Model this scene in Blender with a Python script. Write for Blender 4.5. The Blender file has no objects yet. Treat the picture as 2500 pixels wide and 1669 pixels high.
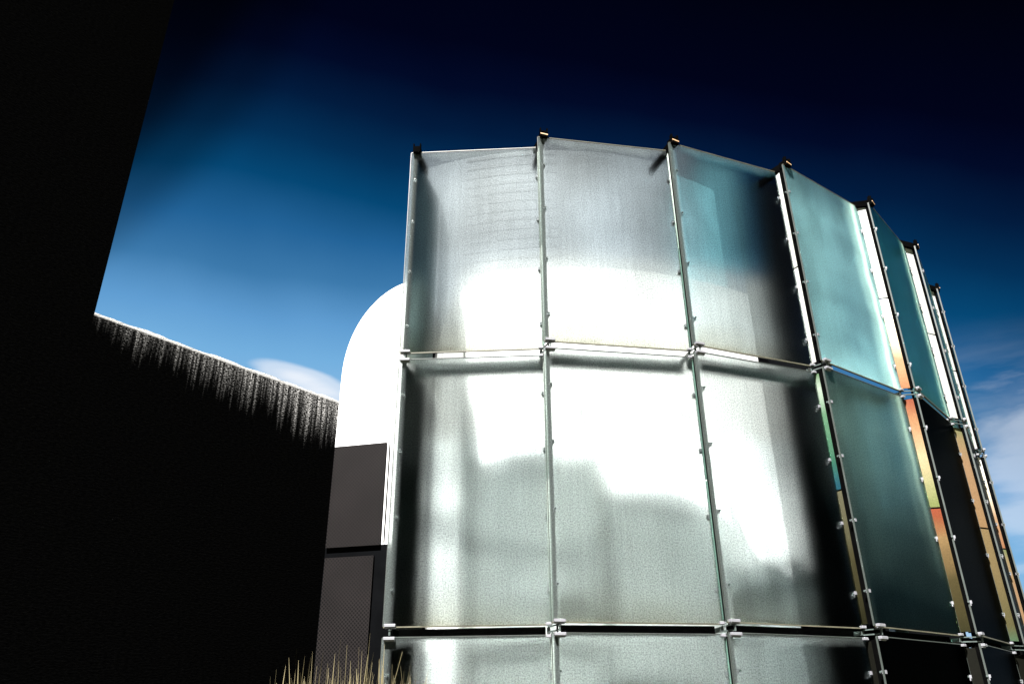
import bpy, bmesh, math, random
from mathutils import Vector, Matrix
R = math.radians
sc = bpy.context.scene
col = sc.collection
random.seed(4)

# ------------------------------------------------------------------ camera
EYE = 1.5
cam_d = bpy.data.cameras.new('camera')
cam_d.lens = 27.855; cam_d.sensor_width = 36; cam_d.clip_start = 0.05; cam_d.clip_end = 5000
cam = bpy.data.objects.new('camera', cam_d); col.objects.link(cam)
cam.matrix_world = Matrix.Translation((0, 0, EYE)) @ Matrix.Rotation(R(90 + 26.237), 4, 'X') @ Matrix.Rotation(R(-0.537), 4, 'Z')
sc.camera = cam

# ------------------------------------------------------------------ exposure, sun, sky
sc.view_settings.view_transform = 'Standard'
sc.view_settings.look = 'None'
sc.view_settings.gamma = 1
sc.view_settings.use_curve_mapping = False
EXPO = 3.3
sc.view_settings.exposure = EXPO
SUN_AZ, SUN_EL = -158.0, 62.0
sd = bpy.data.lights.new('sun', 'SUN'); sd.energy = 5.0; sd.angle = R(0.5); sd.color = (1.0, 0.98, 0.95)
sun = bpy.data.objects.new('sun', sd); col.objects.link(sun)
sdir = Vector((math.sin(R(SUN_AZ)) * math.cos(R(SUN_EL)), math.cos(R(SUN_AZ)) * math.cos(R(SUN_EL)), math.sin(R(SUN_EL))))
sun.rotation_euler = sdir.to_track_quat('Z', 'Y').to_euler()
sun.location = sdir * 40

world = bpy.data.worlds.new('World'); sc.world = world; world.use_nodes = True


class NT:
    def __init__(s, tree):
        s.t = tree; s.n = tree.nodes; s.l = tree.links; s.n.clear()

    def add(s, typ, **kw):
        n = s.n.new(typ)
        for k, v in kw.items():
            if k.startswith('i_'):
                k = k[2:]
                k = int(k) if k.isdigit() else k.replace('__', ' ')
                n.inputs[k].default_value = v
            else:
                setattr(n, k, v)
        return n

    def link(s, a, b): s.l.new(a, b)

    def ramp(s, fac, stops, interp='LINEAR'):
        n = s.add('ShaderNodeValToRGB'); cr = n.color_ramp; cr.interpolation = interp
        while len(cr.elements) > 1: cr.elements.remove(cr.elements[-1])
        cr.elements[0].position = stops[0][0]; cr.elements[0].color = (*stops[0][1], 1)
        for p, c in stops[1:]:
            e = cr.elements.new(p); e.color = (*c, 1)
        if fac is not None: s.link(fac, n.inputs[0])
        return n.outputs[0]

    def math(s, op, a, b=0.5, c=None, clamp=False):
        n = s.add('ShaderNodeMath', operation=op, use_clamp=clamp)
        for i, v in enumerate((a, b, c)):
            if v is None: continue
            if isinstance(v, (int, float)): n.inputs[i].default_value = v
            else: s.link(v, n.inputs[i])
        return n.outputs[0]

    def mix(s, fac, a, b, typ='RGBA', blend='MIX'):
        n = s.add('ShaderNodeMix', data_type=typ, blend_type=blend)
        ins = {'RGBA': (6, 7, 2), 'FLOAT': (2, 3, 0)}[typ]
        for i, v in ((0, fac), (ins[0], a), (ins[1], b)):
            if isinstance(v, (int, float)): n.inputs[i].default_value = v
            elif isinstance(v, tuple): n.inputs[i].default_value = (*v, 1)
            else: s.link(v, n.inputs[i])
        return n.outputs[ins[2]]


def build_sky():
    w = NT(world.node_tree)
    tc = w.add('ShaderNodeTexCoord')
    sky = w.add('ShaderNodeTexSky', sky_type='NISHITA')
    sky.sun_disc = False; sky.sun_elevation = R(SUN_EL); sky.sun_rotation = R(SUN_AZ)
    # deep polarised sky: one smooth gradient over the whole dome, darkest high above and behind
    D = Vector((math.sin(R(165)) * math.cos(R(45)), math.cos(R(165)) * math.cos(R(45)), math.sin(R(45))))
    dt = w.add('ShaderNodeVectorMath', operation='DOT_PRODUCT'); dt.inputs[1].default_value = D
    w.link(tc.outputs['Generated'], dt.inputs[0])
    t = dt.outputs['Value']
    nz = w.add('ShaderNodeTexNoise', i_Scale=2.3, i_Detail=4.0, i_Roughness=0.5)
    w.link(tc.outputs['Generated'], nz.inputs['Vector'])
    t = w.math('ADD', t, w.math('MULTIPLY', w.math('SUBTRACT', nz.outputs[0], 0.5), 0.10))
    f = w.math('DIVIDE', w.math('ADD', t, 0.5), 0.7, clamp=True)      # -0.5..0.2 -> 0..1
    def p(v): return (v + 0.5) / 0.7
    c = w.ramp(f, [(0.0, (0.42, 0.68, 0.95)), (p(-.34), (0.19, 0.47, 0.80)), (p(-.30), (0.13, 0.37, 0.70)), (p(-.25), (0.05, 0.21, 0.45)),
                   (p(-.20), (0.018, 0.135, 0.34)), (p(-.15), (0.0015, 0.068, 0.19)), (p(-.10), (0.0007, 0.032, 0.105)),
                   (p(-.05), (0.0004, 0.012, 0.052)), (p(0.0), (0.0002, 0.003, 0.022)), (p(.05), (0.0001, 0.0008, 0.010)), (1.0, (0.0, 0.0001, 0.0022))])
    # low wisps of cloud
    mp = w.add('ShaderNodeMapping'); mp.inputs['Scale'].default_value = (1.6, 1.6, 6.5); mp.inputs['Location'].default_value = (0.35, 0.1, 0.2)
    w.link(tc.outputs['Generated'], mp.inputs[0])
    cn = w.add('ShaderNodeTexNoise', i_Scale=2.2, i_Detail=7.0, i_Roughness=0.55); cn.inputs['Distortion'].default_value = 0.3
    w.link(mp.outputs[0], cn.inputs['Vector'])
    cl = w.ramp(cn.outputs[0], [(0.47, (0, 0, 0)), (0.70, (1, 1, 1))])
    sep = w.add('ShaderNodeSeparateXYZ'); w.link(tc.outputs['Generated'], sep.inputs[0])
    lowm = w.ramp(sep.outputs[2], [(0.0, (0.85,) * 3), (0.24, (0.75,) * 3), (0.31, (0.2,) * 3), (0.40, (0, 0, 0))])
    cf = w.math('MULTIPLY', cl, lowm)
    # the dome deepens again towards the left
    a2, e2 = R(-75), R(45)
    d2 = w.add('ShaderNodeVectorMath', operation='DOT_PRODUCT'); d2.inputs[1].default_value = (math.sin(a2) * math.cos(e2), math.cos(a2) * math.cos(e2), math.sin(e2))
    w.link(tc.outputs['Generated'], d2.inputs[0])
    dk = w.ramp(d2.outputs['Value'], [(0.775, (1,) * 3), (0.81, (0.55,) * 3), (0.84, (0.18,) * 3)], 'EASE')
    c = w.mix(1.0, c, dk, blend='MULTIPLY')
    # one long thin cloud low on the left
    az0, el0 = R(-15.5), R(22.6)
    cdir = Vector((math.sin(az0) * math.cos(el0), math.cos(az0) * math.cos(el0), math.sin(el0)))
    u = Vector((math.cos(az0), -math.sin(az0), -0.28)).normalized(); vv = u.cross(cdir).normalized()
    ds = []
    for ax, sz in ((u, 0.085), (vv, 0.021)):
        dn = w.add('ShaderNodeVectorMath', operation='DOT_PRODUCT'); dn.inputs[1].default_value = ax; w.link(tc.outputs['Generated'], dn.inputs[0])
        q = w.math('DIVIDE', w.math('SUBTRACT', dn.outputs['Value'], cdir.dot(ax)), sz); ds.append(w.math('MULTIPLY', q, q))
    rr = w.math('ADD', w.math('ADD', ds[0], ds[1]), w.math('MULTIPLY', w.math('SUBTRACT', cn.outputs[0], 0.5), 1.3))
    blob = w.ramp(rr, [(0.0, (1, 1, 1)), (0.5, (0.6,) * 3), (1.0, (0, 0, 0))], 'EASE')
    # and a ragged bank low on the right
    az1, el1 = R(36.0), R(14.5)
    c1 = Vector((math.sin(az1) * math.cos(el1), math.cos(az1) * math.cos(el1), math.sin(el1)))
    dn = w.add('ShaderNodeVectorMath', operation='DOT_PRODUCT'); dn.inputs[1].default_value = c1; w.link(tc.outputs['Generated'], dn.inputs[0])
    b2_ = w.math('ADD', w.math('MULTIPLY', w.math('SUBTRACT', 1.0, dn.outputs['Value']), 190.0), w.math('MULTIPLY', w.math('SUBTRACT', cn.outputs[0], 0.5), 4.0))
    blob = w.math('MAXIMUM', blob, w.ramp(b2_, [(0.0, (0.42,) * 3), (1.0, (0,) * 3)], 'EASE'))
    cf = w.math('MAXIMUM', cf, blob)
    c = w.mix(cf, c, (0.95, 1.0, 1.08))
    # grain of the air
    k = w.add('ShaderNodeVectorMath', operation='SCALE'); k.inputs['Scale'].default_value = 0.92
    w.link(c, k.inputs[0])
    b1 = w.add('ShaderNodeBackground', i_Strength=1.0 / 2 ** EXPO); w.link(k.outputs[0], b1.inputs[0])
    b2 = w.add('ShaderNodeBackground', i_Strength=0.00003); w.link(sky.outputs[0], b2.inputs[0])
    ad = w.add('ShaderNodeAddShader'); w.link(b1.outputs[0], ad.inputs[0]); w.link(b2.outputs[0], ad.inputs[1])
    o = w.add('ShaderNodeOutputWorld'); w.link(ad.outputs[0], o.inputs[0])


build_sky()
sc.cycles.max_bounces = 14
sc.cycles.transmission_bounces = 10
sc.cycles.transparent_max_bounces = 16
sc.cycles.sample_clamp_indirect = 4.0
sc.cycles.blur_glossy = 0.5


# ------------------------------------------------------------------ materials
def material(name):
    m = bpy.data.materials.new(name); m.use_nodes = True
    return m, NT(m.node_tree)


def simple(name, c, rough=0.6, metal=0.0, var=0.15, scale=8.0, bump=0.0, spec=0.5):
    m, t = material(name)
    tc = t.add('ShaderNodeTexCoord')
    nz = t.add('ShaderNodeTexNoise', i_Scale=scale, i_Detail=6.0, i_Roughness=0.6); t.link(tc.outputs['Object'], nz.inputs['Vector'])
    cc = t.ramp(nz.outputs[0], [(0.3, tuple(x * (1 - var) for x in c)), (0.7, tuple(min(1, x * (1 + var)) for x in c))])
    b = t.add('ShaderNodeBsdfPrincipled', i_Roughness=rough, i_Metallic=metal)
    b.inputs['Specular IOR Level'].default_value = spec
    t.link(cc, b.inputs['Base Color'])
    if bump:
        bp = t.add('ShaderNodeBump', i_Strength=bump, i_Distance=0.02); t.link(nz.outputs[0], bp.inputs['Height']); t.link(bp.outputs[0], b.inputs['Normal'])
    o = t.add('ShaderNodeOutputMaterial'); t.link(b.outputs[0], o.inputs[0])
    return m


def frosted(name, tint, clear, scatter, scat_col, rough, grime=0.5, border=1.0, fade=False, glow=0.0):
    """sandblasted glass: part passes straight, most is scattered forward, a little is milky"""
    m, t = material(name)
    tc = t.add('ShaderNodeTexCoord'); uv = tc.outputs['UV']          # UV: x 0..1 across, y 0..1 up; object coordinates in metres
    gr = t.add('ShaderNodeTexNoise', i_Scale=70.0, i_Detail=5.0, i_Roughness=0.8); t.link(tc.outputs['Object'], gr.inputs['Vector'])
    big = t.add('ShaderNodeTexNoise', i_Scale=1.1, i_Detail=5.0, i_Roughness=0.55); t.link(tc.outputs['Object'], big.inputs['Vector'])
    mp = t.add('ShaderNodeMapping'); mp.inputs['Scale'].default_value = (16, 16, 0.6); t.link(tc.outputs['Object'], mp.inputs[0])
    st = t.add('ShaderNodeTexNoise', i_Scale=1.6, i_Detail=5.0, i_Roughness=0.6); t.link(mp.outputs[0], st.inputs['Vector'])
    dens = t.math('MULTIPLY', t.ramp(gr.outputs[0], [(0.38, (0.46,) * 3), (0.58, (1.0,) * 3)]), t.ramp(big.outputs[0], [(0.3, (0.86,) * 3), (0.6, (1.0,) * 3)]))
    dens = t.math('MULTIPLY', dens, t.ramp(st.outputs[0], [(0.35, (0.93,) * 3), (0.6, (1.0,) * 3)]))
    # dirt along the bottom edge and at the sides
    su = t.add('ShaderNodeSeparateXYZ'); t.link(uv, su.inputs[0])
    v = t.math('ADD', su.outputs[1], t.math('MULTIPLY', t.math('SUBTRACT', big.outputs[0], 0.5), 0.16))
    low = t.ramp(v, [(0.0, (1, 1, 1)), (0.02, (0.6,) * 3), (0.12, (0, 0, 0))])
    lowf = t.math('MULTIPLY', low, grime)
    col0 = t.mix(lowf, tint, (0.66, 0.64, 0.52))
    cs = t.add('ShaderNodeVectorMath', operation='SCALE'); t.link(col0, cs.inputs[0]); t.link(dens, cs.inputs['Scale'])
    c = cs.outputs[0]
    bp = t.add('ShaderNodeBump', i_Strength=0.25, i_Distance=0.004); t.link(gr.outputs[0], bp.inputs['Height'])
    rf = t.add('ShaderNodeBsdfRefraction', i_Roughness=rough, i_IOR=1.15); rf.distribution = 'BECKMANN'; t.link(c, rf.inputs[0])
    tr = t.add('ShaderNodeBsdfTransparent'); t.link(c, tr.inputs[0])
    m1 = t.add('ShaderNodeMixShader', i_0=clear); t.link(rf.outputs[0], m1.inputs[1]); t.link(tr.outputs[0], m1.inputs[2])
    df = t.add('ShaderNodeBsdfDiffuse', i_Color=(*scat_col, 1)); tl = t.add('ShaderNodeBsdfTranslucent', i_Color=(*scat_col, 1))
    md = t.add('ShaderNodeMixShader', i_0=0.5); t.link(df.outputs[0], md.inputs[1]); t.link(tl.outputs[0], md.inputs[2])
    sf = t.math('MULTIPLY', t.math('ADD', dens, t.math('MULTIPLY', lowf, 1.2)), scatter)
    sf = t.math('MULTIPLY', sf, t.ramp(gr.outputs[0], [(0.38, (0.62,) * 3), (0.60, (1.25,) * 3)]))
    soft = t.add('ShaderNodeTexNoise', i_Scale=1.7, i_Detail=3.0, i_Roughness=0.5); t.link(tc.outputs['Object'], soft.inputs['Vector'])
    sf = t.math('MULTIPLY', sf, t.ramp(soft.outputs[0], [(0.36, (0.75,) * 3), (0.62, (1.18,) * 3)]))
    sf = t.math('MULTIPLY', sf, t.ramp(v, [(0.80, (1,) * 3), (0.97, (0.45,) * 3)]))
    if fade: sf = t.math('MULTIPLY', sf, t.ramp(v, [(0.10, (0,) * 3), (0.55, (0.50,) * 3), (1.0, (1,) * 3)]))  # milkiness dies away downwards, painting in the gloom of the lower panes
    # bright edge light painted in down the leading edge and along the head
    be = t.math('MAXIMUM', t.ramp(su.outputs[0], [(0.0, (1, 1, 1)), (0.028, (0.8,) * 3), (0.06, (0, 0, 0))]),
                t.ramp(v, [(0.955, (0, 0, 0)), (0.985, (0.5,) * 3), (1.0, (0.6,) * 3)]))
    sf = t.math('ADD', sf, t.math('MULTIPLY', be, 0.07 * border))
    if glow:      # glow of the lit return strip painted along the trailing edge
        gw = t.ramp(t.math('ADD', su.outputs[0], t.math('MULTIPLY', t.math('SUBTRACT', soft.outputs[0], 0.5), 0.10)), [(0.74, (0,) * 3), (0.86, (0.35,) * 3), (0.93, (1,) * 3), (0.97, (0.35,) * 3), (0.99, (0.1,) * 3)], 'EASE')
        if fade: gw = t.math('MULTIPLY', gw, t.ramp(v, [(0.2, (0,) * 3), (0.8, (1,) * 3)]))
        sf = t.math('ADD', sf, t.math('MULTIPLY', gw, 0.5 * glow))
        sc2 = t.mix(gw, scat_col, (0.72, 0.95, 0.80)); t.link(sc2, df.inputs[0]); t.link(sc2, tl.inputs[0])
    if not glow:
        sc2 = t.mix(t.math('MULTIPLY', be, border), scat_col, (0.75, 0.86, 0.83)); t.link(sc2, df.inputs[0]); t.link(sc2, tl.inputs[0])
    m2 = t.add('ShaderNodeMixShader'); t.link(sf, m2.inputs[0]); t.link(m1.outputs[0], m2.inputs[1]); t.link(md.outputs[0], m2.inputs[2])
    gl = t.add('ShaderNodeBsdfGlossy', i_Roughness=0.14); gl.inputs[0].default_value = (0.9, 1, 0.97, 1); t.link(bp.outputs[0], gl.inputs['Normal'])
    fr = t.add('ShaderNodeFresnel', i_IOR=1.16)
    geo = t.add('ShaderNodeNewGeometry')
    ff = t.math('MULTIPLY', t.math('MULTIPLY', fr.outputs[0], 0.12), t.math('SUBTRACT', 1.0, geo.outputs['Backfacing']))
    m3 = t.add('ShaderNodeMixShader'); t.link(ff, m3.inputs[0]); t.link(m2.outputs[0], m3.inputs[1]); t.link(gl.outputs[0], m3.inputs[2])
    o = t.add('ShaderNodeOutputMaterial'); t.link(m3.outputs[0], o.inputs[0])
    return m


def strip_mat(name, stops, rough=0.5):
    """enamelled return strip, reflected tints painted in along its height"""
    m, t = material(name)
    tc = t.add('ShaderNodeTexCoord'); su = t.add('ShaderNodeSeparateXYZ'); t.link(tc.outputs['UV'], su.inputs[0])
    nz = t.add('ShaderNodeTexNoise', i_Scale=3.0, i_Detail=4.0); t.link(tc.outputs['Object'], nz.inputs['Vector'])
    v = t.math('ADD', su.outputs[1], t.math('MULTIPLY', t.math('SUBTRACT', nz.outputs[0], 0.5), 0.22))
    c = t.ramp(v, stops)
    fine = t.add('ShaderNodeTexNoise', i_Scale=90.0, i_Detail=2.0); t.link(tc.outputs['Object'], fine.inputs['Vector'])
    c2 = t.add('ShaderNodeVectorMath', operation='SCALE'); t.link(c, c2.inputs[0])
    t.link(t.ramp(fine.outputs[0], [(0.35, (0.75,) * 3), (0.65, (1,) * 3)]), c2.inputs['Scale'])
    b = t.add('ShaderNodeBsdfPrincipled', i_Roughness=rough); b.inputs['Specular IOR Level'].default_value = 0.06; t.link(c2.outputs[0], b.inputs['Base Color'])
    o = t.add('ShaderNodeOutputMaterial'); t.link(b.outputs[0], o.inputs[0])
    return m


def concrete_mat(name, streaks):
    """near-black rough render; pale streaks reach down from the coping"""
    m, t = material(name)
    tc = t.add('ShaderNodeTexCoord'); su = t.add('ShaderNodeSeparateXYZ'); t.link(tc.outputs['UV'], su.inputs[0])
    # UV in metres: x along the wall, y metres below the top
    g = t.add('ShaderNodeTexNoise', i_Scale=26.0, i_Detail=4.0, i_Roughness=0.7); 
    mg = t.add('ShaderNodeMapping'); mg.inputs['Scale'].default_value = (1.0, 2.4, 1); t.link(tc.outputs['UV'], mg.inputs[0]); t.link(mg.outputs[0], g.inputs['Vector'])
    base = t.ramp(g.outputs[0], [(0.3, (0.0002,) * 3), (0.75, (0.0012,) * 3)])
    bp = t.add('ShaderNodeBump', i_Strength=0.8, i_Distance=0.012); t.link(g.outputs[0], bp.inputs['Height'])
    c = base
    if streaks:
        def streaks(fx, fy, sc_):
            ms = t.add('ShaderNodeMapping'); ms.inputs['Scale'].default_value = (fx, fy, 1); t.link(tc.outputs['UV'], ms.inputs[0])
            q = t.add('ShaderNodeTexNoise', i_Scale=sc_, i_Detail=5.0, i_Roughness=0.6); t.link(ms.outputs[0], q.inputs['Vector']); return q.outputs[0]
        s1 = streaks(2.2, 0.25, 1.5); s2 = streaks(17.0, 0.5, 1.5)
        # how far each streak reaches below the coping: further towards the far end
        reach = t.math('MULTIPLY_ADD', su.outputs[0], 0.13, t.math('MULTIPLY_ADD', s1, 0.9, t.math('MULTIPLY_ADD', s2, 0.7, -0.55)))
        e = t.math('DIVIDE', t.math('SUBTRACT', reach, su.outputs[1]), 0.55, clamp=True)
        e = t.math('POWER', e, 1.9)
        e = t.math('MULTIPLY', e, t.ramp(s2, [(0.40, (0.12,) * 3), (0.62, (1,) * 3)]))
        g2 = t.add('ShaderNodeTexNoise', i_Scale=38.0, i_Detail=3.0, i_Roughness=0.6); t.link(mg.outputs[0], g2.inputs['Vector'])
        spk = t.ramp(g2.outputs[0], [(0.47, (0, 0, 0)), (0.56, (1, 1, 1))])
        edge = t.ramp(su.outputs[1], [(0.0, (1, 1, 1)), (0.022, (0.8,) * 3), (0.04, (0, 0, 0))])
        k = t.math('MAXIMUM', t.math('MULTIPLY', e, spk), edge)
        c = t.mix(k, base, (0.46, 0.45, 0.44))
    b = t.add('ShaderNodeBsdfPrincipled', i_Roughness=0.85); b.inputs['Specular IOR Level'].default_value = 0.0
    t.link(c, b.inputs['Base Color']); t.link(bp.outputs[0], b.inputs['Normal'])
    o = t.add('ShaderNodeOutputMaterial'); t.link(b.outputs[0], o.inputs[0])
    return m


def mesh_mat():
    """perforated dark metal: staggered small holes over a black cavity (UV in metres)"""
    m, t = material('perforated_metal')
    tc = t.add('ShaderNodeTexCoord')
    vo = t.add('ShaderNodeTexVoronoi', i_Scale=34.0); vo.inputs['Randomness'].default_value = 0.0
    mp = t.add('ShaderNodeMapping'); mp.inputs['Rotation'].default_value = (0, 0, R(45)); t.link(tc.outputs['UV'], mp.inputs[0]); t.link(mp.outputs[0], vo.inputs['Vector'])
    k = t.ramp(vo.outputs['Distance'], [(0.34, (0.0008, 0.0007, 0.0007)), (0.44, (0.0072, 0.0058, 0.0058))])
    nz = t.add('ShaderNodeTexNoise', i_Scale=2.0, i_Detail=5.0); t.link(tc.outputs['UV'], nz.inputs['Vector'])
    sc_ = t.add('ShaderNodeVectorMath', operation='SCALE'); t.link(k, sc_.inputs[0]); t.link(t.ramp(nz.outputs[0], [(0.3, (0.7,) * 3), (0.7, (1.1,) * 3)]), sc_.inputs['Scale'])
    b = t.add('ShaderNodeBsdfPrincipled', i_Roughness=0.6); b.inputs['Specular IOR Level'].default_value = 0.05
    t.link(sc_.outputs[0], b.inputs['Base Color'])
    o = t.add('ShaderNodeOutputMaterial'); t.link(b.outputs[0], o.inputs[0])
    return m


M = {}
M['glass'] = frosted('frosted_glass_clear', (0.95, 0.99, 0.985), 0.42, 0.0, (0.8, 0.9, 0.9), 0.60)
M['glass_sun_filter'] = frosted('frosted_sun_filter', (0.98, 0.99, 0.99), 0.78, 0.0, (0.8, 0.9, 0.9), 0.5, 0.2, 0.0)
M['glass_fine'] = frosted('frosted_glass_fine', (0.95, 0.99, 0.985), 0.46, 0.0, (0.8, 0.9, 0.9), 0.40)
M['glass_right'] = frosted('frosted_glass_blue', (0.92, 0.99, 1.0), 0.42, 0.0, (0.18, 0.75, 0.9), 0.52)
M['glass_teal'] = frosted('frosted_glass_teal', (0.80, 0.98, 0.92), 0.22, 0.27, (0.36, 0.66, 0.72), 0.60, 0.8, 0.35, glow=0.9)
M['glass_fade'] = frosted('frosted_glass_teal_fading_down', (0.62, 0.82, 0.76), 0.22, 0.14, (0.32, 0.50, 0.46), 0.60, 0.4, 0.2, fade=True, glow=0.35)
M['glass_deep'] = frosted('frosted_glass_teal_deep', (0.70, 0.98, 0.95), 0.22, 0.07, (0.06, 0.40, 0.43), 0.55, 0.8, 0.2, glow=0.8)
M['glass_shaded'] = frosted('shade_tinted_glass', (0.06, 0.08, 0.07), 0.30, 0.0, (0.1, 0.2, 0.2), 0.5, 0.3, 0.0)  # dark tint stands in for shade on the lower right and end panes
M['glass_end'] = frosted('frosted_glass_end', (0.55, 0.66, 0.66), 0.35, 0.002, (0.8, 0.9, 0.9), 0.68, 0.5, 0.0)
M['white'] = simple('white_render', (0.40, 0.40, 0.39), 0.7, var=0.03, scale=3, bump=0.05)
def stained_wall():
    m, t = material('stained_pale_render')
    tc = t.add('ShaderNodeTexCoord'); mp = t.add('ShaderNodeMapping'); mp.inputs['Scale'].default_value = (0.55, 0.55, 1.5); t.link(tc.outputs['Object'], mp.inputs[0])
    nz = t.add('ShaderNodeTexNoise', i_Scale=1.25, i_Detail=3.0, i_Roughness=0.45); t.link(mp.outputs[0], nz.inputs['Vector'])
    c = t.ramp(nz.outputs[0], [(0.38, (0.42, 0.44, 0.44)), (0.50, (0.80, 0.82, 0.82)), (0.60, (0.84, 0.86, 0.85))])
    b = t.add('ShaderNodeBsdfPrincipled', i_Roughness=0.8); t.link(c, b.inputs['Base Color'])
    o = t.add('ShaderNodeOutputMaterial'); t.link(b.outputs[0], o.inputs[0]); return m


M['grey_wall'] = stained_wall()
M['black'] = simple('black_paint', (0.001, 0.001, 0.001), 0.7, var=0.3, spec=0.0)
M['steel'] = simple('dark_steel', (0.035, 0.045, 0.042), 0.45, var=0.3, scale=20, spec=0.4)
M['steel_green'] = simple('green_grey_steel', (0.10, 0.15, 0.13), 0.45, var=0.25, scale=20)
M['clip'] = simple('bright_aluminium', (0.115, 0.115, 0.125), 0.4, metal=0.0, var=0.1, scale=30)
M['glazing'] = simple('teal_spandrel', (0.12, 0.27, 0.31), 0.4, var=0.5, scale=1.2)
M['louvre'] = simple('blue_grey_cladding', (0.095, 0.107, 0.122), 0.6, var=0.8, scale=0.9)
M['rib'] = simple('grey_cladding_rib', (0.065, 0.073, 0.085), 0.6, var=0.6, scale=1.3)
M['charcoal'] = simple('charcoal_cladding', (0.0015, 0.0016, 0.0018), 0.7, var=0.4, scale=2, spec=0.0)
M['wall'] = concrete_mat('black_render_with_pale_streaks', True)
M['tall'] = concrete_mat('black_render', False)
M['mesh'] = mesh_mat()
M['orange_plate'] = simple('ochre_plate', (0.35, 0.22, 0.12), 0.4, var=0.1)
cream = (0.80, 0.76, 0.68)
M['ret_white'] = strip_mat('white_enamel', [(0.0, (0.26, 0.26, 0.24)), (1.0, (0.30, 0.30, 0.29))])
M['ret_cream'] = strip_mat('cream_reflection', [(0.0, (0.1444, 0.0616, 0.0284)), (0.3, (0.1877, 0.1163, 0.0646)), (0.75, (0.4910, 0.4378, 0.3488)), (1.0, (0.6080, 0.6080, 0.5943))])  # cream to sand: reflections painted into the strip colours
M['ret_orange'] = strip_mat('orange_reflection', [(0.0, (0.0722, 0.0821, 0.0284)), (0.2, (0.1227, 0.1163, 0.0581)), (0.45, (0.1877, 0.1436, 0.0840)), (0.8, (0.1444, 0.0711, 0.0336)), (1.0, (0.1083, 0.0301, 0.0155))])
M['ret_red'] = strip_mat('rust_reflection', [(0.0, (0.0087, 0.0082, 0.0026)), (0.4, (0.0231, 0.0178, 0.0065)), (0.72, (0.0866, 0.0547, 0.0233)), (0.9, (0.0895, 0.0246, 0.0103)), (1.0, (0.1011, 0.0219, 0.0103))])
M['ret_green'] = strip_mat('green_reflection', [(0.0, (0.0058, 0.0301, 0.0413)), (0.22, (0.0144, 0.0520, 0.0336)), (0.6, (0.0462, 0.0958, 0.0543)), (0.85, (0.1588, 0.1915, 0.1550)), (1.0, (0.0289, 0.0684, 0.0258))])
M['ret_olive'] = strip_mat('olive_reflection', [(0.0, (0.0058, 0.0055, 0.0020)), (0.5, (0.0202, 0.0178, 0.0078)), (1.0, (0.0491, 0.0465, 0.0284))])
M['ret_tan'] = strip_mat('tan_reflection', [(0.0, (0.1227, 0.0752, 0.0362)), (0.6, (0.1372, 0.0848, 0.0465)), (0.9, (0.1155, 0.0876, 0.0439)), (1.0, (0.0794, 0.0848, 0.0388))])
M['ret_sand'] = strip_mat('sand_reflection', [(0.0, (0.0318, 0.0575, 0.0310)), (0.12, (0.0462, 0.0410, 0.0181)), (1.0, (0.1011, 0.0711, 0.0336))])
M['ret_pale'] = strip_mat('pale_green_enamel', [(0.0, (0.16, 0.22, 0.19)), (1.0, (0.55, 0.62, 0.56))])
M['ret_dark'] = strip_mat('dark_enamel', [(0.0, (0.001, 0.001, 0.0008)), (1.0, (0.003, 0.003, 0.002))])
M['ret_teal'] = strip_mat('teal_enamel', [(0.0, (0.05, 0.09, 0.075)), (1.0, (0.08, 0.14, 0.115))])


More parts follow.
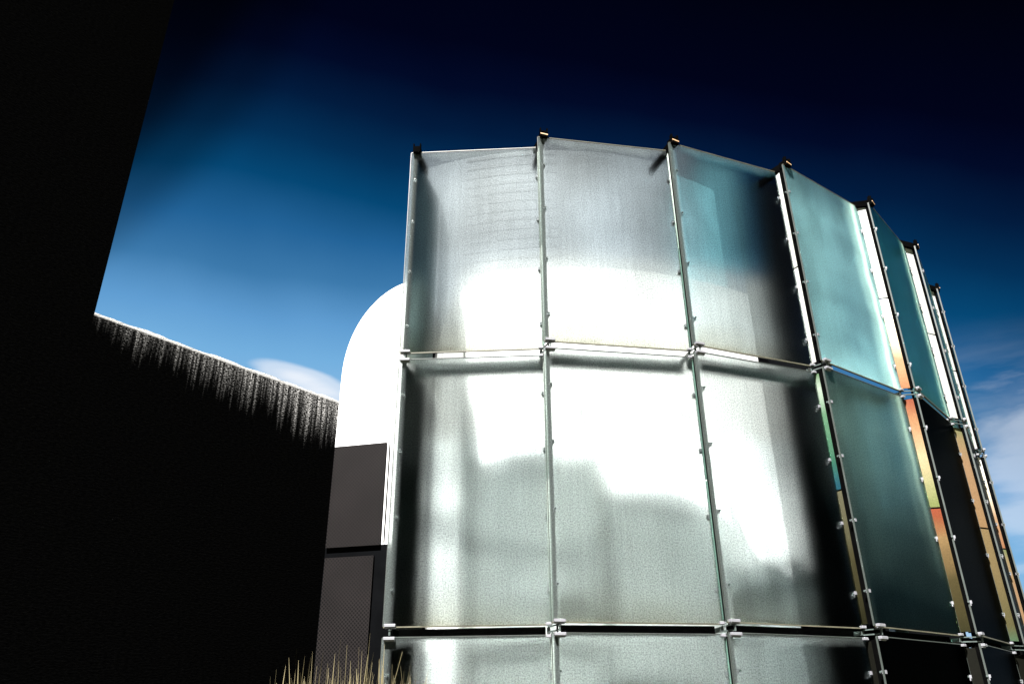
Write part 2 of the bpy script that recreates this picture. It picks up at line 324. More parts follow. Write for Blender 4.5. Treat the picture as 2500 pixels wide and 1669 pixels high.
# ------------------------------------------------------------------ mesh helpers
class MB:
    def __init__(s): s.bm = bmesh.new(); s.uv = s.bm.loops.layers.uv.new('UVMap')

    def hexa(s, b, t, uvf=None):
        """four bottom points and four top points, both anticlockwise seen from above"""
        vs = [s.bm.verts.new(p) for p in list(b) + list(t)]
        fs = [(0, 3, 2, 1), (4, 5, 6, 7), (0, 1, 5, 4), (1, 2, 6, 5), (2, 3, 7, 6), (3, 0, 4, 7)]
        for f in fs:
            fa = s.bm.faces.new([vs[i] for i in f])
            for lp in fa.loops:
                i = vs.index(lp.vert)
                lp[s.uv].uv = uvf(lp.vert.co, i) if uvf else ((0, 1, 1, 0)[i % 4], 1 if i > 3 else 0)

    def box(s, c, size, ang=0.0, tilt=None):
        hx, hy, hz = size[0] / 2, size[1] / 2, size[2] / 2
        m = Matrix.Translation(c) @ Matrix.Rotation(ang, 4, 'Z')
        if tilt: m = m @ tilt
        P = [m @ Vector(q) for q in ((-hx, -hy, -hz), (hx, -hy, -hz), (hx, hy, -hz), (-hx, hy, -hz), (-hx, -hy, hz), (hx, -hy, hz), (hx, hy, hz), (-hx, hy, hz))]
        s.hexa(P[:4], P[4:])

    def bar(s, a, b, w, h):
        """rectangular bar from a to b: w across, h up (or along x when vertical)"""
        a, b = Vector(a), Vector(b); d = (b - a).normalized()
        up = Vector((0, 0, 1)) if abs(d.z) < 0.9 else Vector((0, 1, 0))
        x = d.cross(up).normalized() * (w / 2); y = x.cross(d).normalized() * (h / 2)
        s.hexa([a - x - y, a + x - y, a + x + y, a - x + y], [b - x - y, b + x - y, b + x + y, b - x + y])

    def tube(s, pts, r, n=8):
        rings = []
        for i, p in enumerate(pts):
            p = Vector(p); q = Vector(pts[min(i + 1, len(pts) - 1)]); o = Vector(pts[max(i - 1, 0)])
            d = (q - o).normalized(); up = Vector((0, 0, 1)) if abs(d.z) < 0.9 else Vector((1, 0, 0))
            x = d.cross(up).normalized(); y = d.cross(x)
            rings.append([s.bm.verts.new(p + x * r * math.cos(6.2832 * k / n) + y * r * math.sin(6.2832 * k / n)) for k in range(n)])
        for A, B in zip(rings, rings[1:]):
            for k in range(n): s.bm.faces.new((A[k], A[(k + 1) % n], B[(k + 1) % n], B[k]))
        s.bm.faces.new(rings[0][::-1]); s.bm.faces.new(rings[-1])

    def mesh(s, name, mat, bevel=0.0, smooth=False):
        bmesh.ops.recalc_face_normals(s.bm, faces=s.bm.faces)
        if bevel:
            bmesh.ops.bevel(s.bm, geom=list(s.bm.edges), offset=bevel, segments=1, affect='EDGES', profile=0.5)
        me = bpy.data.meshes.new(name); s.bm.to_mesh(me); s.bm.free()
        me.materials.append(mat)
        if smooth:
            for p in me.polygons: p.use_smooth = True
        return me

    def build(s, name, mat, parent=None, bevel=0.0, smooth=False):
        return place(name, s.mesh(name, mat, bevel, smooth), parent)


def place(name, me, parent=None, mw=None):
    o = bpy.data.objects.new(name, me); col.objects.link(o)
    if mw is not None: o.matrix_basis = mw
    if parent is not None: o.parent = parent
    return o


def thing(name, label, cat, loc=(0, 0, 0)):
    """the Empty at the base stays at the world origin's axes so parts use world coordinates"""
    o = bpy.data.objects.new(name, None); col.objects.link(o)
    o.empty_display_size = 0.3
    o['label'] = label; o['category'] = cat
    return o


# ------------------------------------------------------------------ ground
def build_ground():
    m, t = material('dark_turf')
    tc = t.add('ShaderNodeTexCoord')
    n1 = t.add('ShaderNodeTexNoise', i_Scale=0.7, i_Detail=8.0, i_Roughness=0.65); t.link(tc.outputs['Object'], n1.inputs['Vector'])
    c = t.ramp(n1.outputs[0], [(0.3, (0.012, 0.016, 0.006)), (0.7, (0.045, 0.045, 0.02))])
    b = t.add('ShaderNodeBsdfPrincipled', i_Roughness=0.95); t.link(c, b.inputs['Base Color'])
    bp = t.add('ShaderNodeBump', i_Strength=0.6, i_Distance=0.1); t.link(n1.outputs[0], bp.inputs['Height']); t.link(bp.outputs[0], b.inputs['Normal'])
    o = t.add('ShaderNodeOutputMaterial'); t.link(b.outputs[0], o.inputs[0])
    bm = bmesh.new()
    n = 60; S = 2000.0
    def g(i):
        u = (i / n) * 2 - 1
        return math.copysign(abs(u) ** 3, u) * S
    vs = [[bm.verts.new((g(i), g(j), 0.0)) for j in range(n + 1)] for i in range(n + 1)]
    for i in range(n):
        for j in range(n): bm.faces.new((vs[i][j], vs[i + 1][j], vs[i + 1][j + 1], vs[i][j + 1]))
    for row in vs:
        for v in row:
            d = math.hypot(v.co.x, v.co.y)
            if d < 60 and d > 3: v.co.z = 0.05 * math.sin(v.co.x * 0.7) * math.cos(v.co.y * 0.9)
    me = bpy.data.meshes.new('ground'); bm.to_mesh(me); bm.free(); me.materials.append(m)
    o = place('ground', me); o['kind'] = 'structure'


build_ground()

# ------------------------------------------------------------------ plan of the glass screen
# surveyed ends of the overlapping panes, left end and right end, seen in plan (metres from the camera)
PANES = [((-1.206, 7.661), (0.337, 7.579)), ((0.330, 7.389), (1.925, 7.663)), ((1.913, 7.510), (3.381, 8.100)), ((3.417, 7.941), (4.692, 8.852)),
         ((4.822, 8.767), (5.765, 9.829)), ((5.935, 9.845), (6.761, 11.122)), ((6.868, 11.112), (7.36, 12.55)), ((7.53, 12.52), (7.66, 14.03))]
PANES = [(Vector((a[0], a[1], 0)), Vector((b[0], b[1], 0))) for a, b in PANES]
CEN = Vector((0.6205, 14.531, 0)); RAD = 7.07
Z = {'top': 6.358 + EYE, 'm1': 3.658 + EYE, 'm2': 3.575 + EYE, 'b1': 0.883 + EYE, 'b2': 0.785 + EYE, 'base': 0.22}
ROWS = [(Z['m1'], Z['top']), (Z['b1'], Z['m2']), (Z['base'], Z['b2'])]
TH = 0.014


def ring(a, r, z=0.0):
    """point on a circle about the centre of the screen, a in degrees to the right of straight ahead"""
    return Vector((CEN.x + r * math.sin(R(a)), CEN.y - r * math.cos(R(a)), z))


screen = thing('glass_screen', 'curved screen of overlapping frosted glass panes in three rows on steel masts', 'glass facade')


def pane_material(j, r):
    if j < 2: return M['glass']
    if j == 2: return M['glass_right'] if r == 0 else M['glass_fine']
    return (M['glass_teal'] if j == 3 else M['glass_deep'], M['glass_fade'] if j == 3 else M['glass_shaded'], M['glass_shaded'])[r]


def pane_mesh(a, b, z0, z1, mat):
    d = (b - a).normalized(); nin = Vector((-d.y, d.x, 0))
    if nin.dot(CEN - a) < 0: nin = -nin
    L = (b - a).length
    mb = MB()
    def P(u, w, z): return Vector((u, w, z))
    mb.hexa([P(0, 0, 0), P(L, 0, 0), P(L, TH, 0), P(0, TH, 0)], [P(0, 0, z1 - z0), P(L, 0, z1 - z0), P(L, TH, z1 - z0), P(0, TH, z1 - z0)])
    me = mb.mesh('glass_pane', mat)
    mw = Matrix.Translation((a.x, a.y, z0)) @ Matrix(((d.x, nin.x, 0, 0), (d.y, nin.y, 0, 0), (0, 0, 1, 0), (0, 0, 0, 1)))
    return me, mw


edge_mat = simple('weathered_glass_edge', (0.055, 0.052, 0.036), 0.4, var=0.4, scale=6)
dark_edge = simple('dark_seal', (0.02, 0.025, 0.022), 0.5, var=0.3, scale=6)  # dark finish for pane heads and sides
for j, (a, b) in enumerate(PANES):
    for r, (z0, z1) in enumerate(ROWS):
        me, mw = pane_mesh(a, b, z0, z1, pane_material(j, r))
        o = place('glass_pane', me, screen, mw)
        L = (b - a).length; H = z1 - z0
        mb = MB()      # ground edge along the foot of the pane, proud of it
        mb.box((L / 2, TH / 2, -0.006), (L, TH + 0.006, 0.011))
        place('pane_edge', mb.mesh('pane_edge', edge_mat), o)
        mb = MB(); mb.box((L / 2, TH / 2, H + 0.004), (L, TH + 0.004, 0.008))
        place('pane_edge', mb.mesh('pane_edge', edge_mat if r == 0 else dark_edge), o)
        mb = MB(); mb.box((-0.003, TH / 2, H / 2), (0.006, TH + 0.004, H)); place('pane_edge', mb.mesh('pane_edge', dark_edge), o)
        mb = MB(); mb.box((L + 0.004, TH / 2, H / 2), (0.008, TH + 0.004, H)); place('pane_edge', mb.mesh('pane_edge', dark_edge), o)

# shared clip meshes (local: x along pane, y inward, z up)
mb = MB(); mb.box((0, 0, 0), (0.040, 0.030, 0.034)); mb.box((0, 0.024, -0.004), (0.022, 0.03, 0.05)); CLIP = mb.mesh('clip', M['clip'])
mb = MB(); mb.box((0, 0, 0), (0.036, 0.028, 0.032)); mb.box((0, -0.008, -0.026), (0.014, 0.012, 0.024)); SCLIP = mb.mesh('clip', M['clip'])
mb = MB(); mb.tube([(0, -0.015, 0), (0, -0.026, 0)], 0.010, 8); BOLT = mb.mesh('bolt', M['steel'])
mb = MB(); mb.box((0, 0, 0), (0.105, 0.05, 0.026)); mb.box((0, 0.015, -0.018), (0.098, 0.04, 0.014)); SHOE = mb.mesh('clamp_shoe', M['clip'], 0.002)
mb = MB(); mb.box((0, 0, 0), (0.05, 0.045, 0.024)); SHOE_S = mb.mesh('clamp_shoe', M['clip'], 0.002)
mb = MB(); mb.tube([(0, 0, -0.03), (0, 0, 0.03)], 0.010, 8); mb.tube([(0, 0, 0.012), (0, 0, 0.024)], 0.016, 6); STUD = mb.mesh('stud', M['steel'])
FR = (0.12, 0.375, 0.625, 0.85)

STRIPS = {1: ('ret_pale',) * 5, 2: ('ret_pale', 'ret_teal', 'ret_teal', 'ret_teal', 'ret_teal'), 3: ('ret_white', 'ret_white', 'ret_green', 'ret_olive', 'ret_dark'), 4: ('ret_white', 'ret_cream', 'ret_orange', 'ret_red', 'ret_dark'),
          5: ('ret_white', 'ret_white', 'ret_tan', 'ret_sand', 'ret_dark'), 6: ('ret_white', 'ret_white', 'ret_cream', 'ret_tan', 'ret_sand'), 7: ('ret_white', 'ret_white', 'ret_cream', 'ret_tan', 'ret_sand')}


def axes(a, b):
    d = (b - a).normalized(); nin = Vector((-d.y, d.x, 0))
    if nin.dot(CEN - a) < 0: nin = -nin
    return d, nin


def frame(p, d, n):
    return Matrix(((d.x, n.x, 0, p.x), (d.y, n.y, 0, p.y), (0, 0, 1, p.z), (0, 0, 0, 1)))


for j in range(8):
    a, b = PANES[j]
    d, nin = axes(a, b)
    F = a + d * 0.062 + nin * 0.062            # mast axis behind the leading edge
    mb = MB()
    for z0, z1 in ROWS:
        mb.hexa(*[[F + d * (-0.022 + sx * 0.007) + nin * sy + Vector((0, 0, z)) for sx, sy in ((-1, -0.040), (1, -0.040), (1, 0.030), (-1, 0.030))] for z in (z0 + 0.02, z1 - 0.02)])
    mb.hexa(*[[F + d * sx * 0.006 + nin * sy + Vector((0, 0, z)) for sx, sy in ((-1, -0.012), (1, -0.012), (1, 0.012), (-1, 0.012))] for z in (0.0, Z['top'] + 0.02)])
    mast = mb.build('mast', M['black'], screen)
    # clips that grip the leading edge
    for r, (z0, z1) in enumerate(ROWS):
        for f in FR:
            p = a + d * 0.062 + nin * 0.030; p.z = z0 + (z1 - z0) * f
            if j < 3:
                place('clip', CLIP, mast, frame(p, d, nin))
                place('bolt', BOLT, mast, frame(p - nin * 0.022, d, nin))
    # clamps at the row joints
    for zu, zl in ((Z['m1'], Z['m2']), (Z['b1'], Z['b2'])):
        for z, me in ((zu + 0.006, SHOE), (zl - 0.008, SHOE), ((zu + zl) / 2, STUD)):
            p = a + d * 0.066 - nin * 0.014; p.z = z
            place('clamp_shoe' if me is SHOE else 'stud', me, mast, frame(p, d, nin))
    if j:
        pa, pb = PANES[j - 1]
        pd, pn = axes(pa, pb)
        E_ = pb - pd * 0.02 + pn * 0.030        # trailing edge of the pane before
        A_ = pb + pn * 0.020 - pd * 0.012; B_ = a + d * 0.046 + nin * 0.010
        for r, (z0, z1) in enumerate(ROWS):
            for f in FR:
                p = E_ - pn * 0.004; p.z = z0 + (z1 - z0) * (f - 0.008)
                place('clip', CLIP, mast, frame(p, pd, pn))
                if j > 2:      # clips that hold the return strip, on its outer face
                    rd = (B_ - A_).normalized(); nl = Vector((-rd.y, rd.x, 0))
                    if nl.dot(-d) < 0: nl = -nl
                    for q in (A_ + rd * 0.004, B_ - rd * 0.002):
                        q = q + nl * 0.020; q.z = p.z + (0.02 if q is not A_ else 0)
                        place('clip', SCLIP, mast, frame(q, rd, -nl))
                        place('bolt', BOLT, mast, frame(q - rd * 0.02 + nl * 0.01, rd, -nl))
        for zu, zl in ((Z['m1'], Z['m2']), (Z['b1'], Z['b2'])):
            for z in (zu + 0.002, zl - 0.006):
                p = pb - pd * 0.03 - pn * 0.010; p.z = z
                place('clamp_shoe', SHOE_S, mast, frame(p, pd, pn))
            # twin tie bars from clamp to clamp
            q0 = pb - pd * 0.03; q1 = a + d * 0.06
            mb = MB()
            zc = (zu + zl) / 2
            mb.bar(q0 + Vector((0, 0, zc - 0.02)), q1 + Vector((0, 0, zc - 0.02)), 0.014, 0.012)
            mb.bar(q0 + Vector((0, 0, zc + 0.024)), q1 + Vector((0, 0, zc + 0.024)), 0.014, 0.010)
            mb.bar(q0 + Vector((0, 0, zc)), q0 + (CEN - q0).normalized() * 0.45 + Vector((0, 0, zc)), 0.03, 0.04)
            mb.build('tie_bar', M['steel'], mast)
        # return strips closing the step between two panes
        A = pb + pn * 0.020 - pd * 0.012; B = a + d * 0.046 + nin * 0.050
        ext = (A - B).normalized()
        cuts = []
        for r, (z0, z1) in enumerate(ROWS):
            if r < 2:
                zm = z0 + (z1 - z0) * (0.50 if r else 0.47)
                cuts += [(zm + 0.010, z1 - 0.03), (z0 + 0.03, zm - 0.010)]
            else: cuts.append((z0 + 0.03, z1 - 0.03))
        thin = (B - A).normalized(); nn = Vector((-thin.y, thin.x, 0)) * 0.004
        for (c0, c1), mk in zip(cuts, STRIPS[j]):
            mb = MB()
            mb.hexa([A + nn + Vector((0, 0, c0)), A - nn + Vector((0, 0, c0)), B - nn + Vector((0, 0, c0)), B + nn + Vector((0, 0, c0))],
                    [A + nn + Vector((0, 0, c1)), A - nn + Vector((0, 0, c1)), B - nn + Vector((0, 0, c1)), B + nn + Vector((0, 0, c1))],
                    lambda co, i: ((0, 0, 1, 1)[i % 4], 1 if i > 3 else 0))
            mb.build('return_strip', M[mk], screen)
    # forked cap and arm on top of the mast
    zt = Z['top']
    mb = MB()
    fc = a + d * 0.07 + nin * 0.015
    ang = math.atan2(d.y, d.x)
    mb.box(fc + Vector((0, 0, zt + 0.030)), (0.092, 0.11, 0.085), ang)
    for s in (-1, 1):
        mb.box(fc + d * s * 0.040 - nin * 0.03 + Vector((0, 0, zt + 0.090)), (0.013, 0.05, 0.045), ang)
        mb.tube([fc + d * s * 0.040 - nin * 0.03 + Vector((0, 0, zt + 0.108)), fc + d * s * 0.040 - nin * 0.03 + Vector((0, 0, zt + 0.124))], 0.009, 6)
    if j:
        q = PANES[j - 1][1]
        mb.bar(fc + Vector((0, 0, zt + 0.03)), q + (q - fc).normalized() * 0.10 + Vector((0, 0, zt + 0.02)), 0.05, 0.09)
        mb.bar(fc + nin * 0.05 + Vector((0, 0, zt + 0.0)), fc + nin * 0.55 + Vector((0, 0, zt - 0.02)), 0.05, 0.08)
    else:
        mb.bar(fc + Vector((0, 0, zt + 0.01)), fc + d * 0.05 + nin * 0.40 + Vector((0, 0, zt + 0.01)), 0.05, 0.10)
    mb.build('mast_cap', M['black'], mast)
    if j == 0: continue
    mb = MB(); mb.box(fc - nin * 0.058 + Vector((0, 0, zt + 0.020)), (0.090, 0.006, 0.013), ang, Matrix.Rotation(R(8), 4, 'Y'))
    mb.build('cap_plate', M['orange_plate'], mast)

# rails behind the panes: a deep dark one at the lower joint; under the upper joint a board added as its band of shade
for j, (a, b) in enumerate(PANES):
    d, nin = axes(a, b)
    o1, o2 = a + nin * 0.17 + d * 0.12, b + nin * 0.12 - d * 0.06
    mb = MB(); zc = (Z['b1'] + Z['b2']) / 2 - 0.006
    mb.bar(o1 + Vector((0, 0, zc)), o2 + Vector((0, 0, zc)), 0.05, 0.085)
    mb.build('back_bar_or_shade_board', M['black'], screen)
    mb = MB()
    mb.bar(a + nin * 0.30 + d * 0.1 + Vector((0, 0, Z['m2'] + 0.0)), b + nin * 0.28 + Vector((0, 0, Z['m2'] + 0.0)), 0.03, 0.15)
    mb.build('back_bar_or_shade_board', M['steel'], screen)
# free end on the left: frosted panes returning towards the hall
ea, eb = PANES[0][0] + Vector((0.03, 0.05, 0)), PANES[0][0] + Vector((0.24, 0.95, 0))
for r, (z0, z1) in enumerate(ROWS):
    me, mw = pane_mesh(ea, eb, z0, z1, M['glass_end'] if r == 0 else M['glass_shaded'])
    place('glass_pane', me, screen, mw)
fa, fb = PANES[0][0] + Vector((0.275, 1.0, 0)), PANES[0][0] + Vector((0.30, 1.84, 0))  # second panes, added to dim the side sun on the hall
for r, (z0, z1) in enumerate(ROWS):
    me, mw = pane_mesh(fa, fb, z0, z1, M['glass_sun_filter'])
    place('glass_pane', me, screen, mw)  # added pane, dims the side sun on the hall
# plinth under the lowest panes
mb = MB()
for j, (a, b) in enumerate(PANES):
    d, nin = axes(a, b)
    mb.bar(a + nin * 0.12 + Vector((0, 0, 0.08)), b + nin * 0.06 + Vector((0, 0, 0.08)), 0.22, 0.20)
mb.build('plinth', M['charcoal'], screen)

# ------------------------------------------------------------------ hall behind the glass
hall = thing('white_hall', 'white curved hall wall standing behind the frosted glass panes', 'building')


def arc_wall(name, a0, a1, r0, r1, z0, z1, mat, parent, n=16):
    mb = MB()
    for i in range(n):
        p, q = a0 + (a1 - a0) * i / n, a0 + (a1 - a0) * (i + 1) / n
        mb.hexa([ring(p, r0, z0), ring(q, r0, z0), ring(q, r1, z0), ring(p, r1, z0)], [ring(p, r0, z1), ring(q, r0, z1), ring(q, r1, z1), ring(p, r1, z1)])
    bmesh.ops.remove_doubles(mb.bm, verts=mb.bm.verts, dist=1e-4)
    return mb.build(name, mat, parent)


HR = 5.27
def hall_top(a):      # the head of the wall rounds down at its left end
    u = max(0.0, 1 - (a + 18.1) / 9.5)
    return 5.70 + EYE - 1.35 * (1 - math.sqrt(max(0.0, 1 - u * u)))


def profile_wall(name, a0, a1, r0, r1, lo, hi, mat, parent, n):
    mb = MB()
    for i in range(n):
        p, q = a0 + (a1 - a0) * i / n, a0 + (a1 - a0) * (i + 1) / n
        mb.hexa([ring(p, r0, lo(p)), ring(q, r0, lo(q)), ring(q, r1, lo(q)), ring(p, r1, lo(p))], [ring(p, r0, hi(p)), ring(q, r0, hi(q)), ring(q, r1, hi(q)), ring(p, r1, hi(p))])
    bmesh.ops.remove_doubles(mb.bm, verts=mb.bm.verts, dist=1e-4)
    return mb.build(name, mat, parent)


profile_wall('wall', -18.1, 36.3, HR, 4.9, lambda a: 3.30 + EYE, hall_top, M['white'], hall, 60)
arc_wall('lower_wall', -18.1, 36.3, HR + 0.005, 4.2, 0.0, 3.297 + EYE, M['grey_wall'], hall)
arc_wall('upper_storey', -26.0, 25.5, 4.75, 4.0, 4.2 + EYE, 8.15 + EYE, M['louvre'], hall)
arc_wall('upper_glazing', 25.6, 35.0, 4.75, 4.0, 4.2 + EYE, 8.0 + EYE, M['glazing'], hall)
# ribs of the upper cladding, every one a piece
for k in range(14):
    zc = 5.85 + k * 0.17 + EYE
    arc_wall('cladding_rib', -16.0, 1.0, 4.7555, 4.752, zc, zc + 0.05, M['rib'], hall, 12)

pier = thing('dark_pier', 'tall black pier rising behind the glass, against the right end of the white hall wall', 'pier')
mb = MB(); mb.box((3.81, 9.75, (6.6 + EYE) / 2), (0.82, 0.40, 6.6 + EYE)); mb.build('shaft', M['charcoal'], pier)
mb = MB(); mb.box((3.72, 9.75, 6.6 + EYE + 0.352), (0.62, 0.36, 0.70)); mb.build('head', M['charcoal'], pier)

gap_shade = thing('gap_shade_panel', 'dark panel added as the shade in the gap between the white tower and the hall behind the leftmost pane', 'wall')
arc_wall('added_shade_panel', -30.0, -18.2, 5.2, 4.9, 0.0, 4.6 + EYE, M['charcoal'], gap_shade, 4)  # dark sheet added where the gap is only in shadow

# low dark building beyond the right-hand panes
low = thing('low_dark_building', 'low black flat-roofed building seen dimly behind the right-hand teal panes', 'building')
mb = MB(); mb.box((7.5, 19.5, 2.75), (4.4, 6.0, 5.5), R(-20)); mb.build('wall', M['charcoal'], low)
mb = MB(); mb.box((7.5, 19.5, 5.55), (4.5, 6.1, 0.10), R(-20)); mb.build('roof', M['charcoal'], low)
mb = MB(); mb.bar((4.62, 10.1, 0.0), (4.62, 10.1, 4.35 + EYE), 0.16, 0.16); mb.bar((4.3, 9.9, 4.3 + EYE), (5.2, 10.7, 4.3 + EYE), 0.10, 0.10)
fp = mb.build('steel_post', M['steel']); fp['label'] = 'dark steel post with a short crossbar behind the first teal pane'; fp['category'] = 'post'

# ------------------------------------------------------------------ white tower with rounded shoulder
tower = thing('white_tower', 'white tower with a rounded left shoulder and dark mesh cladding below, left of the glass', 'tower')
TL, TR = Vector((-2.118, 9.0, 0)), Vector((-1.285, 8.80, 0))
td, tn = axes(TL, TR)
tw = (TR - TL).length
prof = [(0.0, 1.88 + EYE), (0.0, 3.95 + EYE)]
x0, z0_, zt_ = 0.0, 3.95 + EYE, 5.22 + EYE
for k in range(1, 25):
    th = R(90 * k / 24)
    prof.append(((tw + 0.0) * (1 - math.cos(th) ** 1.12), z0_ + (zt_ - z0_) * math.sin(th) ** 0.93))
prof.append((prof[-1][0], 1.88 + EYE))
bm = bmesh.new()
fr = [bm.verts.new(TL + td * x + Vector((0, 0, z))) for x, z in prof]
bk = [bm.verts.new(TL + td * x + tn * 2.6 + Vector((0, 0, z))) for x, z in prof]
bm.faces.new(fr); bm.faces.new(bk[::-1])
n = len(prof)
for i in range(n): bm.faces.new((fr[i], bk[i], bk[(i + 1) % n], fr[(i + 1) % n]))
bmesh.ops.recalc_face_normals(bm, faces=bm.faces)
me = bpy.data.meshes.new('shell'); bm.to_mesh(me); bm.free()
mw_, t = material('stained_white_render')
tc = t.add('ShaderNodeTexCoord'); nz = t.add('ShaderNodeTexNoise', i_Scale=1.0, i_Detail=7.0, i_Roughness=0.65)
mp = t.add('ShaderNodeMapping'); mp.inputs['Scale'].default_value = (7, 7, 1.3); t.link(tc.outputs['Object'], mp.inputs[0]); t.link(mp.outputs[0], nz.inputs['Vector'])
c = t.ramp(nz.outputs[0], [(0.54, (0.42, 0.415, 0.41)), (0.72, (0.04, 0.038, 0.036))])
b_ = t.add('ShaderNodeBsdfPrincipled', i_Roughness=0.7); t.link(c, b_.inputs['Base Color']); o_ = t.add('ShaderNodeOutputMaterial'); t.link(b_.outputs[0], o_.inputs[0])
me.materials.append(mw_)
place('shell', me, tower)
mb = MB(); mb.box((0, 0, 0), (1, 1, 1)); mb.bm.clear()
UVM = lambda co, i: ((co - TL).dot(td), co.z)
for xa, xb, za, zb in ((0.015, 0.665, 1.872, 3.055), (0.02, 0.60, -1.4, 1.76)):
    q0, q1 = TL + td * xa, TL + td * xb
    mb = MB(); O = -tn * 0.03
    mb.hexa([q0 + O + Vector((0, 0, za + EYE)), q1 + O + Vector((0, 0, za + EYE)), q1 - tn * 0.004 + Vector((0, 0, za + EYE)), q0 - tn * 0.004 + Vector((0, 0, za + EYE))],
            [q0 + O + Vector((0, 0, zb + EYE)), q1 + O + Vector((0, 0, zb + EYE)), q1 - tn * 0.004 + Vector((0, 0, zb + EYE)), q0 - tn * 0.004 + Vector((0, 0, zb + EYE))], UVM)
    mb.build('mesh_panel', M['mesh'], tower)
mb = MB(); q0, q1 = TL, TL + td * (tw + 0.0)
mb.hexa([q0 + Vector((0, 0, 0)), q1, q1 + tn * 2.6, q0 + tn * 2.6], [v + Vector((0, 0, 1.876 + EYE)) for v in (q0, q1, q1 + tn * 2.6, q0 + tn * 2.6)])
mb.build('base', M['charcoal'], tower)
# joint line down the right-hand pilaster
mb = MB(); q = TL + td * (0.70) - tn * 0.006
mb.bar(q + Vector((0, 0, 1.90 + EYE)), q + Vector((0, 0, 3.05 + EYE)), 0.012, 0.010); mb.build('joint_seal', M['black'], tower)

# ------------------------------------------------------------------ black wall and the tall building it grows out of
WC, WE = Vector((-4.05, 6.76, 0)), Vector((-2.14, 9.12, 0))
wd = (WE - WC).normalized(); wn = Vector((-wd.y, wd.x, 0))       # wn points away from the camera
WTOP = 3.70 + EYE


def wall_block(name, p, q, depth, z0, z1, mat, parent, off=0.0, x_from=WC, rough_top=False):
    N = 60
    bm = bmesh.new(); uv = bm.loops.layers.uv.new('UVMap')
    seg = [p + (q - p) * (i / N) for i in range(N + 1)]
    rnd = [random.uniform(-0.010, 0.010) if rough_top else 0 for _ in seg]
    rows = []
    for s_, dz in zip(seg, rnd):
        s0 = s_ - wn * off
        rows.append([bm.verts.new(s0 + Vector((0, 0, z0))), bm.verts.new(s0 + Vector((0, 0, z1 + dz))), bm.verts.new(s0 + wn * depth + Vector((0, 0, z1 + dz))), bm.verts.new(s0 + wn * depth + Vector((0, 0, z0)))])
    for A, B in zip(rows, rows[1:]):
        for k in range(4): bm.faces.new((A[k], B[k], B[(k + 1) % 4], A[(k + 1) % 4]))
    bm.faces.new(rows[0]); bm.faces.new(rows[-1][::-1])
    bmesh.ops.recalc_face_normals(bm, faces=bm.faces)
    for f in bm.faces:
        for lp in f.loops: lp[uv].uv = ((lp.vert.co - x_from).dot(wd), z1 - lp.vert.co.z)
    me = bpy.data.meshes.new(name); bm.to_mesh(me); bm.free(); me.materials.append(mat)
    return place(name, me, parent)


bw = thing('black_wall', 'long black rendered wall with pale streaks below its top edge, receding behind the white tower', 'wall')
wall_block('wall_face', WC, WC + wd * 5.2, 0.35, 0.0, WTOP, M['wall'], bw, rough_top=True)
tb = thing('tall_black_building', 'tall black building rising out of frame at the left edge', 'building')
wall_block('wall', WC - wd * 14, WC, 6.0, 0.0, 15.0, M['tall'], tb, off=0.0)
wall_block('parapet', WC - wd * 14.1, WC + wd * 0.1, 6.2, 15.002, 15.3, M['tall'], tb, off=0.1)


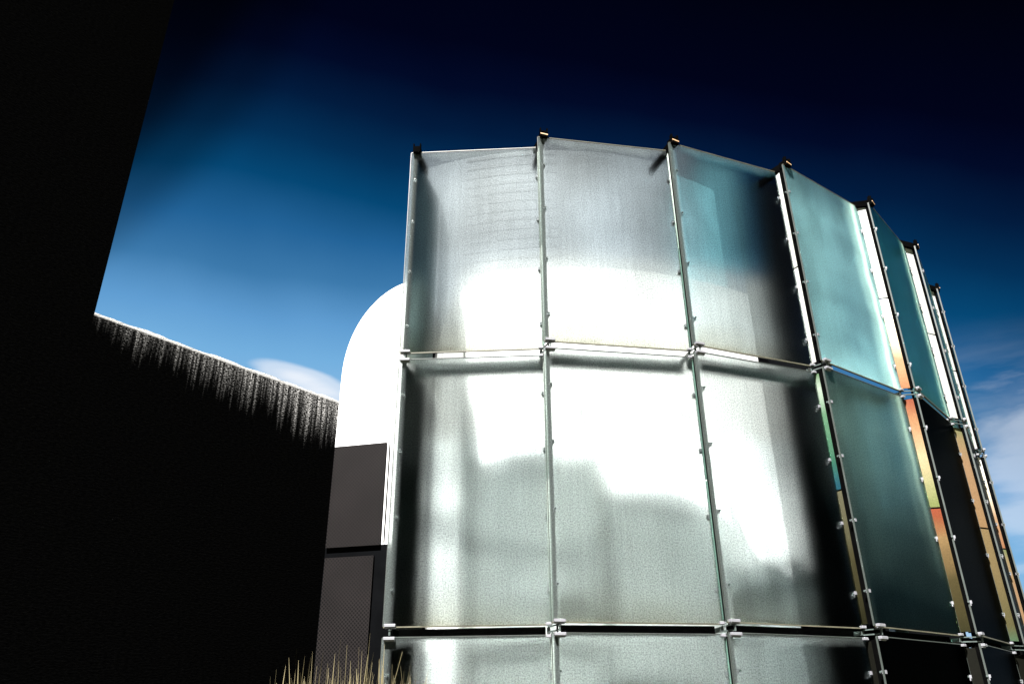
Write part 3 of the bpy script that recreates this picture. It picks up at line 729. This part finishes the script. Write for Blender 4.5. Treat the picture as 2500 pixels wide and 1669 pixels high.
# ------------------------------------------------------------------ tall grass in front
def build_grass():
    m, t = material('dry_grass')
    tc = t.add('ShaderNodeTexCoord'); su = t.add('ShaderNodeSeparateXYZ'); t.link(tc.outputs['UV'], su.inputs[0])
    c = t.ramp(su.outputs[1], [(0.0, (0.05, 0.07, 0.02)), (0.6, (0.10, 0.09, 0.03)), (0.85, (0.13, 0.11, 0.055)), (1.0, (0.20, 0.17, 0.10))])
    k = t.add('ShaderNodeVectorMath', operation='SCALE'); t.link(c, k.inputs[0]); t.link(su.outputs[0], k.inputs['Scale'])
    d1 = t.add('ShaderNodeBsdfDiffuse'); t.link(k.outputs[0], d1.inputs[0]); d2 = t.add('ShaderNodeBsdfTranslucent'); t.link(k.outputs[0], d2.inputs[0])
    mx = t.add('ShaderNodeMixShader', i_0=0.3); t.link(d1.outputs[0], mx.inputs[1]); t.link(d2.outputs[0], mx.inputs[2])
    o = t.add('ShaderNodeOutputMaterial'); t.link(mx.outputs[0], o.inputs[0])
    rnd = random.Random(11)
    verts, faces, uvs = [], [], []
    def blade(x, y, h, w, lean, seed_head):
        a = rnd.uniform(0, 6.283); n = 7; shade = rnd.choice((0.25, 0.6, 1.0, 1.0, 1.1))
        px = Vector((math.cos(a), math.sin(a), 0)) * lean
        fx = rnd.uniform(0, 3.14); side = Vector((math.cos(fx), math.sin(fx), 0))
        base = len(verts)
        for i in range(n + 1):
            u = i / n
            p = Vector((x, y, 0)) + px * (u ** 2.4) + Vector((0, 0, h * (u - 0.06 * u ** 4 * (lean * 4))))
            ww = w * (1 - u * 0.75)
            if seed_head and u > 0.84: ww = w * 1.7
            if i == n: ww = w * 0.15
            verts.append(p - side * ww); verts.append(p + side * ww)
        for i in range(n):
            q = base + i * 2
            faces.append((q, q + 1, q + 3, q + 2)); uvs.append([(shade, i / n), (shade, i / n), (shade, (i + 1) / n), (shade, (i + 1) / n)])
    for _ in range(6500):
        y = rnd.uniform(3.6, 6.2)
        u = rnd.uniform(-0.30, 0.28)
        x = u * y
        dens = math.exp(-((u + 0.185) / 0.095) ** 2)
        if rnd.random() > 0.10 + 0.9 * dens: continue
        top = EYE + 0.052 * y
        h = top + rnd.gauss(-0.17 + 0.10 * dens, 0.10 + 0.02 * dens)
        h = min(h, top + 0.25 * dens + 0.05)
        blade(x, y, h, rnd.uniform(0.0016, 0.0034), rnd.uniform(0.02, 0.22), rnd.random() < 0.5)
    for _ in range(9000):      # undergrowth, below the frame
        y = rnd.uniform(2.0, 7.0); x = rnd.uniform(-0.6, 0.7) * y
        if (Vector((x, y, 0)) - CEN).length < RAD + 0.5: continue
        blade(x, y, rnd.uniform(0.3, 1.0), rnd.uniform(0.003, 0.006), rnd.uniform(0.05, 0.35), False)
    me = bpy.data.meshes.new('tall_grass'); me.from_pydata([tuple(v) for v in verts], [], faces)
    ul = me.uv_layers.new(name='UVMap'); k = 0
    for f in uvs:
        for q in f: ul.data[k].uv = q; k += 1
    me.materials.append(m)
    o = place('tall_grass', me)
    o['kind'] = 'stuff'; o['label'] = 'pale dry tall grass with seed heads in front of the tower and glass'; o['category'] = 'grass'


build_grass()

# ------------------------------------------------------------------ set every root Empty down at the base of its thing
for root, at in ((screen, (2.6, 8.3, 0)), (hall, (1.2, 9.4, 0)), (pier, (3.81, 9.75, 0)), (gap_shade, (-1.3, 9.7, 0)), (low, (7.5, 19.5, 0)),
                 (tower, (-1.7, 9.0, 0)), (bw, (-3.1, 8.0, 0)), (tb, (-8.5, 2.5, 0))):
    root.location = at
    inv = Matrix.Translation(at).inverted()
    for ch in root.children: ch.matrix_parent_inverse = inv
